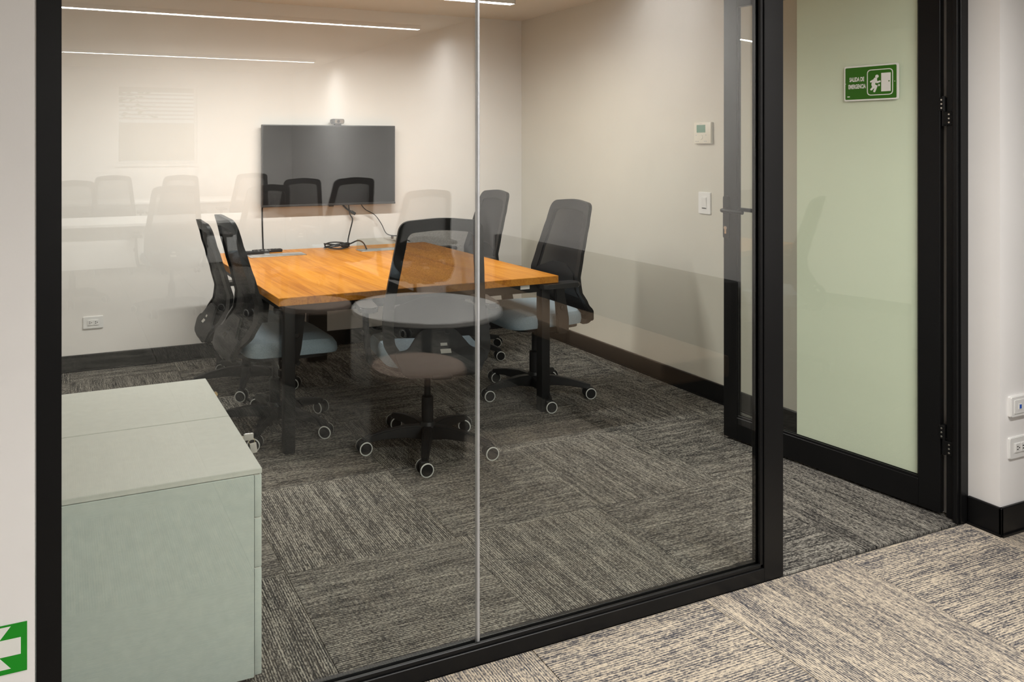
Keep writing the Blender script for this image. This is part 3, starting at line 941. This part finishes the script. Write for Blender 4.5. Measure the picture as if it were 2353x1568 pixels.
def make_chair():
    o = empty('office_chair')
    # five-star base
    for k in range(5):
        a = 2 * math.pi * k / 5 + R(18)
        bm = bmesh.new()
        prev = None
        secs = [(0.025, 0.110, 0.028, 0.060), (0.10, 0.112, 0.024, 0.050), (0.20, 0.098, 0.020, 0.036), (0.275, 0.080, 0.017, 0.028), (0.300, 0.074, 0.012, 0.022)]
        for r, zt, hw_, hh in secs:
            rg = [bm.verts.new((r, -hw_, zt - hh)), bm.verts.new((r, hw_, zt - hh)), bm.verts.new((r, hw_ * 0.75, zt)), bm.verts.new((r, -hw_ * 0.75, zt))]
            if prev:
                for i in range(4):
                    bm.faces.new([prev[i], prev[(i + 1) % 4], rg[(i + 1) % 4], rg[i]])
            else:
                bm.faces.new(rg[::-1])
            prev = rg
        bm.faces.new(prev)
        bmesh.ops.bevel(bm, geom=bm.edges[:], offset=0.004, segments=2, affect='EDGES')
        leg = finish(bm, 'base_leg', 'chair_black', o, smooth=True, rot=(0, 0, a))
        # twin-wheel caster, swivelled a little
        bm = bmesh.new()
        box(bm, -0.022, 0.018, -0.012, 0.012, 0.022, 0.062, bev=0.006)
        lathe(bm, [(0.007, 0.05), (0.007, 0.075)], n=10)
        for s in (-1, 1):
            M = Matrix.Translation((0, s * 0.013, 0.030)) @ Matrix.Rotation(-s * math.pi / 2, 4, 'X')
            lathe(bm, [(0.0, 0.0), (0.029, 0.0), (0.030, 0.003), (0.030, 0.011), (0.0275, 0.014)], n=22, M=M)
            lathe(bm, [(0.0300, 0.0125), (0.0300, 0.0150), (0.0262, 0.0165), (0.0255, 0.0140)], n=24, M=M, mi=1)
            lathe(bm, [(0.0255, 0.0140), (0.0240, 0.0160), (0.0, 0.0165)], n=24, M=M)
        finish(bm, 'caster', None, leg, smooth=True, loc=(0.292, 0, 0), rot=(0, 0, R(70 + 47 * k)), mats=['chair_black', 'caster_ring'])
    bm = bmesh.new(); lathe(bm, [(0.036, 0.055), (0.040, 0.075), (0.040, 0.105), (0.030, 0.125)], n=24)
    finish(bm, 'base_hub', 'chair_black', o, smooth=True)
    bm = bmesh.new(); lathe(bm, [(0.027, 0.12), (0.027, 0.235), (0.022, 0.240), (0.0145, 0.242), (0.0145, 0.375)], n=20)
    finish(bm, 'gas_lift', 'chair_black', o, smooth=True)
    bm = bmesh.new(); box(bm, -0.085, 0.085, -0.11, 0.10, 0.355, 0.405, bev=0.012)
    box(bm, -0.20, 0.20, -0.015, 0.045, 0.375, 0.395, bev=0.005)
    finish(bm, 'tilt_mechanism', 'chair_black', o, smooth=True)
    bm = bmesh.new(); tube(bm, [(0.08, 0.03, 0.385), (0.26, 0.03, 0.385)], 0.006, 8); tube(bm, [(0.225, 0.03, 0.385), (0.268, 0.03, 0.385)], 0.012, 10)
    finish(bm, 'lever', 'chair_black', o, smooth=True)
    # seat cushion
    bm = bmesh.new()
    out = rounded([(-0.215, -0.20, 0.09), (0.215, -0.20, 0.09), (0.245, 0.255, 0.11), (-0.245, 0.255, 0.11)], 7)
    n = len(out)
    lv = [(0.90, 0.402), (0.985, 0.410), (1.0, 0.432), (0.985, 0.458), (0.93, 0.474), (0.78, 0.480), (0.45, 0.478)]
    rings = []
    for s, z in lv:
        rings.append([bm.verts.new((p.x * s, p.y * s + 0.01, z - (0.022 * max(0, (p.y * s - 0.12) / 0.13) ** 2 if z > 0.42 else 0.010 * max(0, (p.y * s - 0.12) / 0.13) ** 2))) for p in out])
    for a, b in zip(rings, rings[1:]):
        for i in range(n):
            bm.faces.new([a[i], a[(i + 1) % n], b[(i + 1) % n], b[i]])
    bm.faces.new(rings[0][::-1]); bm.faces.new(rings[-1])
    finish(bm, 'seat', 'seat_fabric', o, smooth=True)
    bm = bmesh.new(); prism(bm, [p * 0.88 for p in out], 0.388, 0.404)
    finish(bm, 'seat_pan', 'chair_shell', o, smooth=True)
    # arm rests: sloping post with round knob, soft pad on top
    for s in (-1, 1):
        bm = bmesh.new()
        secs = [((0.225, -0.010, 0.372), 0.030, 0.010), ((0.262, -0.004, 0.385), 0.034, 0.011), ((0.276, 0.006, 0.46), 0.036, 0.011), ((0.279, 0.020, 0.55), 0.032, 0.010), ((0.280, 0.032, 0.628), 0.028, 0.010)]
        prev = None
        for (x, y, z), hy, hx_ in secs:
            rg = [bm.verts.new((s * (x - hx_), y - hy, z)), bm.verts.new((s * (x + hx_), y - hy, z)), bm.verts.new((s * (x + hx_), y + hy, z)), bm.verts.new((s * (x - hx_), y + hy, z))]
            if prev:
                for i in range(4):
                    bm.faces.new([prev[i], prev[(i + 1) % 4], rg[(i + 1) % 4], rg[i]])
            else:
                bm.faces.new(rg)
            prev = rg
        bm.faces.new(prev)
        bmesh.ops.bevel(bm, geom=bm.edges[:], offset=0.005, segments=2, affect='EDGES')
        arm = finish(bm, 'arm_post', 'chair_black', o, smooth=True)
        bm = bmesh.new(); prism(bm, rounded([(s * 0.238, -0.085, 0.025), (s * 0.318, -0.085, 0.025), (s * 0.322, 0.155, 0.035), (s * 0.240, 0.155, 0.035)], 5), 0.626, 0.650)
        bmesh.ops.bevel(bm, geom=[e for e in bm.edges if abs(e.verts[0].co.z - e.verts[1].co.z) < 1e-5], offset=0.006, segments=2, affect='EDGES')
        finish(bm, 'arm_pad', 'arm_pad', arm, smooth=True)
        bm = bmesh.new(); lathe(bm, [(0.014, 0), (0.014, 0.008), (0.010, 0.011), (0, 0.011)], n=16, M=Matrix.Translation((s * 0.289, 0.014, 0.52)) @ Matrix.Rotation(s * math.pi / 2, 4, 'Y'))
        finish(bm, 'arm_knob', 'chair_black', arm, smooth=True)
    # backrest
    oc = [(-0.150, 0.382, 0.045), (0.150, 0.382, 0.045), (0.238, 0.50, 0.09), (0.228, 0.66, 0.2), (0.178, 1.040, 0.055), (0.0, 1.058, 0.6), (-0.178, 1.040, 0.055), (-0.228, 0.66, 0.2), (-0.238, 0.50, 0.09)]
    ic = [(-0.130, 0.430, 0.030), (0.130, 0.430, 0.030), (0.190, 0.515, 0.05), (0.184, 0.66, 0.2), (0.142, 0.990, 0.038), (0.0, 1.006, 0.6), (-0.142, 0.990, 0.038), (-0.184, 0.66, 0.2), (-0.190, 0.515, 0.05)]
    lo, li = rounded(oc, 8), rounded(ic, 8)
    def dens(A, B, d=0.035):
        ra, rb = [], []
        for i in range(len(A)):
            j = (i + 1) % len(A)
            k = max(1, int((A[j] - A[i]).length / d))
            for q in range(k):
                ra.append(A[i] + (A[j] - A[i]) * q / k); rb.append(B[i] + (B[j] - B[i]) * q / k)
        return ra, rb
    lo, li = dens(lo, li)
    back = curved_panel('back_frame', 'chair_black', lo, 0.020, 0.0, o, inner=li)
    curved_panel('back_mesh', 'back_mesh', [p * 1.0 for p in li], 0.0012, 0.004, back, rings=9)
    curved_panel('lumbar_pad', 'chair_shell', subdiv(rounded([(-0.186, 0.535, 0.02), (0.186, 0.535, 0.02), (0.178, 0.660, 0.02), (0.06, 0.708, 0.15), (-0.06, 0.708, 0.15), (-0.178, 0.660, 0.02)], 5)), 0.006, 0.012, back, rings=6)
    sh = curved_panel('back_shell', 'chair_shell', subdiv(rounded([(-0.165, 0.400, 0.03), (0.165, 0.400, 0.03), (0.205, 0.490, 0.03), (0.140, 0.495, 0.05), (0.075, 0.572, 0.05), (-0.075, 0.572, 0.05), (-0.140, 0.495, 0.05), (-0.205, 0.490, 0.03)], 5)), 0.012, -0.016, back, rings=6)
    for x0, x1, z0, z1 in ((0.000, 0.030, 0.510, 0.521), (-0.004, 0.042, 0.484, 0.499)):
        bm = bmesh.new()
        vs = []
        for (x, z) in ((x0, z0), (x1, z0), (x1, z1), (x0, z1)):
            vs.append(bm.verts.new((x, back_y(x, z) - 0.0235, z)))
        bm.faces.new(vs)
        bmesh.ops.solidify(bm, geom=bm.faces[:], thickness=0.0006)
        finish(bm, 'sticker', 'sticker', o)
    bm = bmesh.new(); box(bm, -0.045, 0.045, -0.265, -0.08, 0.372, 0.402, bev=0.010)
    finish(bm, 'back_bracket', 'chair_black', o, smooth=True)
    return o

chair0 = make_chair()
KIDS = {}
for ob in list(bpy.data.objects):
    if ob.parent:
        KIDS.setdefault(ob.parent.name, []).append(ob)

used = [False]
LOW = ('base_leg', 'base_hub', 'gas_lift')
def place_chair(x, y, rz, label, group, star=None, wheel=None, drop=0.0):
    """star: world heading of the five-star base; wheel: world heading of the caster axles; drop: how far the seat is lowered"""
    c = copy_thing(chair0, KIDS)
    c.location = (x, y, 0)
    c.rotation_euler = (0, 0, R(rz))
    tag(c, label, 'chair', group)
    star = rz + 18 if star is None else star
    wheel = rz + 60 if wheel is None else wheel
    k = 0
    for ch in [o_ for o_ in c.children]:
        nm = ch.name.split('.')[0]
        if nm == 'base_leg':
            la = star + 72 * k - rz
            ch.rotation_euler = (0, 0, R(la))
            for cs in ch.children:
                cs.rotation_euler = (0, 0, R(wheel + (k * 37 % 40 - 20) - rz - la))
            k += 1
        elif nm not in LOW:
            ch.location.z -= drop
    return c
GT = 'mesh office chairs around the meeting table'
place_chair(1.540, 3.190, -12, 'black mesh office chair in front of the table, back turned to the glass', GT, 26, -15, -0.012)
place_chair(0.972, 3.720, -88, 'nearer of two black mesh chairs on the left of the table', GT, 22, -42, 0.012)
place_chair(0.995, 4.440, -90, 'farther of two black mesh chairs on the left of the table', GT, 36, -42, 0.10)
place_chair(2.420, 3.660, 89, 'nearer of two black mesh chairs along the beige wall', GT, 36, -22, -0.012)
place_chair(2.475, 4.590, 88, 'farther of two black mesh chairs, in the corner by the television wall', GT, 7, -20, -0.015)
GO = 'mesh office chairs mirrored in the glass'
for x, y, rz, dr, lb in ((2.19, -3.86, 184, 0, 'black mesh chair mirrored in the middle of the television screen'),
                     (2.16, -2.48, 172, -0.06, 'black mesh chair mirrored right of centre in the television screen'),
                     (2.46, -1.66, 182, 0, 'faint mesh chair mirrored on the wall right of the television'),
                     (2.02, -5.42, 175, 0, 'black mesh chair mirrored across the left edge of the television'),
                     (1.54, -2.80, 172, 0, 'black mesh chair mirrored low in the left corner of the television'),
                     (0.86, -2.98, 180, 0, 'faint mesh chair mirrored nearest left of the television'),
                     (1.20, -5.14, 178, 0, 'faint mesh chair mirrored on the wall under the mirrored window'),
                     (0.55, -5.30, 184, 0, 'faint mesh chair mirrored left under the mirrored window'),
                     (0.11, -3.68, 4, 0, 'faint mesh chair mirrored beside the left glass post')):
    place_chair(x, y, rz, lb, GO, drop=dr)
def drop_tree(o_):
    for ch in list(o_.children):
        drop_tree(ch)
    bpy.data.objects.remove(o_)
drop_tree(chair0)      # the pattern itself is not part of the place

# ------------------------------------------------------------------ drawer pedestals with keys
def pedestal(x0, x1, y0, y1, label, lock, hz=0.55):
    o = empty('drawer_pedestal', ((x0 + x1) / 2, (y0 + y1) / 2, 0))
    tag(o, label, 'pedestal', 'grey green drawer pedestals behind the glass')
    w, d = (x1 - x0) / 2, (y1 - y0) / 2
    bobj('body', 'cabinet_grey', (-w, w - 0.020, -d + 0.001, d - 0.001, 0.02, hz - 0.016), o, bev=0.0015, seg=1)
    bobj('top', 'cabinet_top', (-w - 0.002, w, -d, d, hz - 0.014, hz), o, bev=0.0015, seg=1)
    bobj('plinth', 'rubber', (-w + 0.02, w - 0.04, -d + 0.02, d - 0.02, 0.0, 0.02), o)
    zz = [(0.425, hz - 0.018), (0.298, 0.422), (0.024, 0.295)]
    for a, b in zz:
        dr = bobj('drawer', 'cabinet_grey', (w - 0.019, w, -d + 0.002, d - 0.002, a, b), o, bev=0.003)
        bobj('finger_grip', 'cabinet_top', (w - 0.019, w - 0.004, -d + 0.004, d - 0.004, b - 0.0005, b + 0.002), dr)
    bm = bmesh.new(); lathe(bm, [(0.010, 0), (0.010, 0.004), (0.007, 0.006), (0, 0.006)], n=16, M=Matrix.Translation((w, lock, hz - 0.028)) @ Matrix.Rotation(math.pi / 2, 4, 'Y'))
    finish(bm, 'lock', 'chrome', o, smooth=True)
    return o
PX0, PX1 = -0.080, 0.478
pedestal(PX0, PX1, 1.957, 2.369, 'nearer pale grey green drawer pedestal just behind the glass', 0.080)
pedestal(PX0, PX1, 2.373, 2.785, 'farther pale grey green drawer pedestal, behind the one at the glass', 0.121)

ky = empty('key_set', (PX1 + 0.006, 2.243, 0.526))
ky.scale = (0.78, 0.9, 0.8)
tag(ky, 'clear plastic keys hanging from the nearer pedestal lock', 'keys')
bm = bmesh.new(); box(bm, 0.0, 0.016, -0.002, 0.002, -0.004, 0.004)
finish(bm, 'blade', 'chrome', ky)
bm = bmesh.new(); box(bm, 0.012, 0.050, -0.004, 0.004, -0.013, 0.013, bev=0.004)
finish(bm, 'bow', 'key_clear', ky, smooth=True)
bm = bmesh.new(); tube(bm, [(0.043 + 0.011 * math.cos(a), 0.0, -0.018 + 0.011 * math.sin(a)) for a in [2 * math.pi * k / 16 for k in range(17)]], 0.0012, 6)
finish(bm, 'ring', 'brass', ky, smooth=True)
bm = bmesh.new(); box(bm, 0.030, 0.056, -0.004, 0.003, -0.068, -0.030, bev=0.0035)
finish(bm, 'hanging_key', 'key_clear', ky, smooth=True, rot=(0, R(-8), 0))
ky2 = empty('key_set', (PX1 + 0.006, 2.700, 0.516))
ky2.scale = (0.7, 0.8, 0.8)
tag(ky2, 'small brass key in the farther pedestal lock', 'keys')
bm = bmesh.new(); box(bm, 0.0, 0.014, -0.002, 0.002, -0.004, 0.004)
finish(bm, 'blade', 'brass', ky2)
bm = bmesh.new(); prism(bm, disc(0.018, 0.0, 0.011, 16), -0.0025, 0.0025, M=Matrix.Rotation(math.pi / 2, 4, 'X'))
finish(bm, 'bow', 'brass', ky2, smooth=True)
bm = bmesh.new(); box(bm, 0.012, 0.026, -0.003, 0.003, -0.045, -0.012, bev=0.002)
finish(bm, 'hanging_key', 'key_clear', ky2, smooth=True)

# ------------------------------------------------------------------ linear LED lamps
def led(name, x0, x1, y, z, label, watts, body_h, w=0.055):
    o = empty(name, ((x0 + x1) / 2, y, z))
    tag(o, label, 'lamp', 'straight LED bar lamps')
    l = (x1 - x0) / 2
    bm = bmesh.new()
    box(bm, -l, l, -w / 2, -w / 2 + 0.004, 0.0, body_h)
    box(bm, -l, l, w / 2 - 0.004, w / 2, 0.0, body_h)
    box(bm, -l, l, -w / 2, w / 2, body_h - 0.004, body_h)
    box(bm, -l, -l + 0.003, -w / 2, w / 2, 0.0, body_h)
    box(bm, l - 0.003, l, -w / 2, w / 2, 0.0, body_h)
    finish(bm, 'housing', 'white_plastic', o)
    bm = bmesh.new()
    a = [bm.verts.new(p) for p in ((-l + 0.003, -w / 2 + 0.004, 0.002), (l - 0.003, -w / 2 + 0.004, 0.002), (l - 0.003, w / 2 - 0.004, 0.002), (-l + 0.003, w / 2 - 0.004, 0.002))]
    bm.faces.new(a[::-1])
    me = bpy.data.meshes.new('diffuser'); bm.to_mesh(me); bm.free()
    me.materials.append(MATS['led_glow'])
    d = bpy.data.objects.new('diffuser', me); COL.objects.link(d); d.parent = o
    # the strip's own light, kept to a downward cone by the profile's optic
    L = bpy.data.lights.new('led_strip', 'AREA')
    L.shape = 'RECTANGLE'
    L.size = 2 * l - 0.01
    L.size_y = w - 0.012
    L.energy = watts
    L.color = LED_COLOR
    L.spread = R(164)
    lo_ = bpy.data.objects.new('led_strip', L); COL.objects.link(lo_); lo_.parent = o
    lo_.location = (0, 0, 0.0005)
    return o
led('led_bar', 0.20, 2.47, 3.96, 2.20, 'bright LED bar hanging above the meeting table', LED_ROOM, ZC - 2.20)
led('led_bar', 1.40, 2.75, 0.55, 2.285, 'shorter LED bar added out of view on the corridor ceiling to light the carpet', LED_OFFICE * 0.40, ZC - 2.285)  # added unseen bar, placed and shortened to brighten the outer carpet
led('led_bar', -0.30, 2.64, -1.96, 2.285, 'LED bar mirrored as the upper bright line in the glass', LED_OFFICE, ZC - 2.285)
led('led_bar', -0.30, 2.62, -4.64, 2.285, 'LED bar mirrored as the lower bright line in the glass', LED_OFFICE, ZC - 2.285)

# ------------------------------------------------------------------ things of the office that the glass mirrors
ct = empty('coffee_table', (1.94, -0.38, 0))
tag(ct, 'round white low table mirrored in the glass over the front chair', 'table')
bm = bmesh.new(); lathe(bm, [(0.0, 0.418), (0.415, 0.418), (0.427, 0.425), (0.427, 0.445), (0.422, 0.45), (0.0, 0.45)], n=64)
finish(bm, 'top', 'laminate_white', ct, smooth=True)
bm = bmesh.new(); lathe(bm, [(0.03, 0.02), (0.03, 0.418)], n=20)
finish(bm, 'column', 'table_steel', ct, smooth=True)
bm = bmesh.new(); lathe(bm, [(0.24, 0.0), (0.24, 0.010), (0.05, 0.022)], n=40)
finish(bm, 'foot', 'table_steel', ct, smooth=True)

def pouf(x, y, h, label):
    o = empty('pouf', (x, y, 0))
    tag(o, label, 'pouf', 'round poufs mirrored in the glass')
    r = 0.212
    bm = bmesh.new(); lathe(bm, [(r - 0.012, 0.0), (r, 0.012), (r, h - 0.035)], n=48)
    finish(bm, 'side', 'pouf_side', o, smooth=True)
    bm = bmesh.new(); lathe(bm, [(r, h - 0.035), (r + 0.002, h - 0.025), (r - 0.006, h - 0.006), (r - 0.03, h), (0.0, h + 0.004)], n=48)
    finish(bm, 'cushion', 'pouf_top', o, smooth=True)
pouf(1.476, 0.497, 0.40, 'round brown pouf mirrored below the white table top')
pouf(1.395, -0.76, 0.45, 'round dark brown pouf mirrored under the left table edge')

bn = empty('bench', (OFF_R - 0.014, -0.02, 0))
tag(bn, 'long black bench with brown seat mirrored in the right pane', 'bench')
bobj('backrest', 'bench_black', (-0.07, 0.0, -1.03, 1.03, 0.10, 0.755), bn, bev=0.01)
for k in range(3):
    a = -1.03 + k * 0.6867
    bobj('seat_cushion', 'bench_brown', (-0.45, -0.07, a + 0.003, a + 0.684, 0.33, 0.43), bn, bev=0.015)
bobj('seat_base', 'bench_black', (-0.43, -0.07, -1.01, 1.01, 0.0, 0.33), bn, bev=0.005)

def desk(x0, x1, y0, y1, label):
    o = empty('work_desk', ((x0 + x1) / 2, (y0 + y1) / 2, 0))
    tag(o, label, 'desk', 'white desks mirrored in the glass')
    w, d = (x1 - x0) / 2, (y1 - y0) / 2
    bobj('desktop', 'laminate_white', (-w, w, -d, d, 0.705, 0.73), o, bev=0.002, seg=1)
    bobj('modesty_panel', 'laminate_white', (-w + 0.06, w - 0.06, d - 0.10, d - 0.08, 0.36, 0.70), o, bev=0.002, seg=1)
    for sx in (-1, 1):
        for sy in (-1, 1):
            bobj('leg', 'table_steel', (sx * (w - 0.05) - 0.025, sx * (w - 0.05) + 0.025, sy * (d - 0.05) - 0.025, sy * (d - 0.05) + 0.025, 0, 0.705), o, bev=0.002)
desk(-0.55, 1.90, -3.75, -3.05, 'white desk mirrored nearer in the glass')
desk(-0.55, 2.30, -6.20, -5.50, 'white desk mirrored farther, under the window')

w2_ = struct(empty('window_2', (1.135, OFF_B, 1.63)), 'office window with half lowered blind, mirrored on the television wall')
for nm, dm in (('frame', (-0.485, -0.455, -0.10, -0.04, -0.49, 0.49)), ('frame', (0.455, 0.485, -0.10, -0.04, -0.49, 0.49)),
               ('frame', (-0.455, 0.455, -0.10, -0.04, -0.49, -0.46)), ('frame', (-0.455, 0.455, -0.10, -0.04, 0.46, 0.49))):
    bobj(nm, 'laminate_white', dm, w2_, bev=0.002, seg=1)
bobj('pane', 'pane_clear', (-0.455, 0.455, -0.09, -0.08, -0.46, 0.46), w2_)
bobj('blind', 'blind', (-0.45, 0.45, -0.06, -0.045, -0.45, 0.02), w2_)
bobj('blind', 'blind', (-0.45, 0.45, -0.064, -0.049, 0.40, 0.46), w2_)
for k in range(7):
    bobj('blind_slat', 'blind', (-0.45, 0.45, -0.062, -0.050, 0.06 + k * 0.05, 0.06 + k * 0.05 + 0.020), w2_)
bobj('sill', 'laminate_white', (-0.50, 0.50, -0.04, 0.03, -0.52, -0.49), w2_, bev=0.003)

tree = empty('garden_tree', (0.75, OFF_B - 1.6, 0))
tag(tree, 'leafy green tree outside the mirrored office window', 'tree')
bm = bmesh.new(); tube(bm, [(0, 0, 0), (0.03, 0, 0.9), (-0.02, 0.05, 1.8)], [0.06, 0.05, 0.03], 8)
finish(bm, 'trunk', 'pouf_side', tree, smooth=True)
bm = bmesh.new()
for k in range(260):
    p = Vector((random.gauss(0, 0.22), random.gauss(0, 0.22), 2.05 + random.gauss(0, 0.16)))
    M = Matrix.Translation(p) @ Matrix.Rotation(random.uniform(0, 6.28), 4, 'Z') @ Matrix.Rotation(random.uniform(-1, 1), 4, 'X')
    vs = [bm.verts.new(M @ Vector(q)) for q in ((-0.05, 0, 0), (0, -0.025, 0.006), (0.05, 0, 0), (0, 0.025, 0.006))]
    bm.faces.new(vs)
fo = finish(bm, 'foliage', 'leaf', tree)
fo['kind'] = 'stuff'
struct(bobj('garden_ground', 'leaf', (-3, 5, OFF_B - 6, OFF_B - 0.2, -0.15, -0.05)), 'garden ground outside the office window')
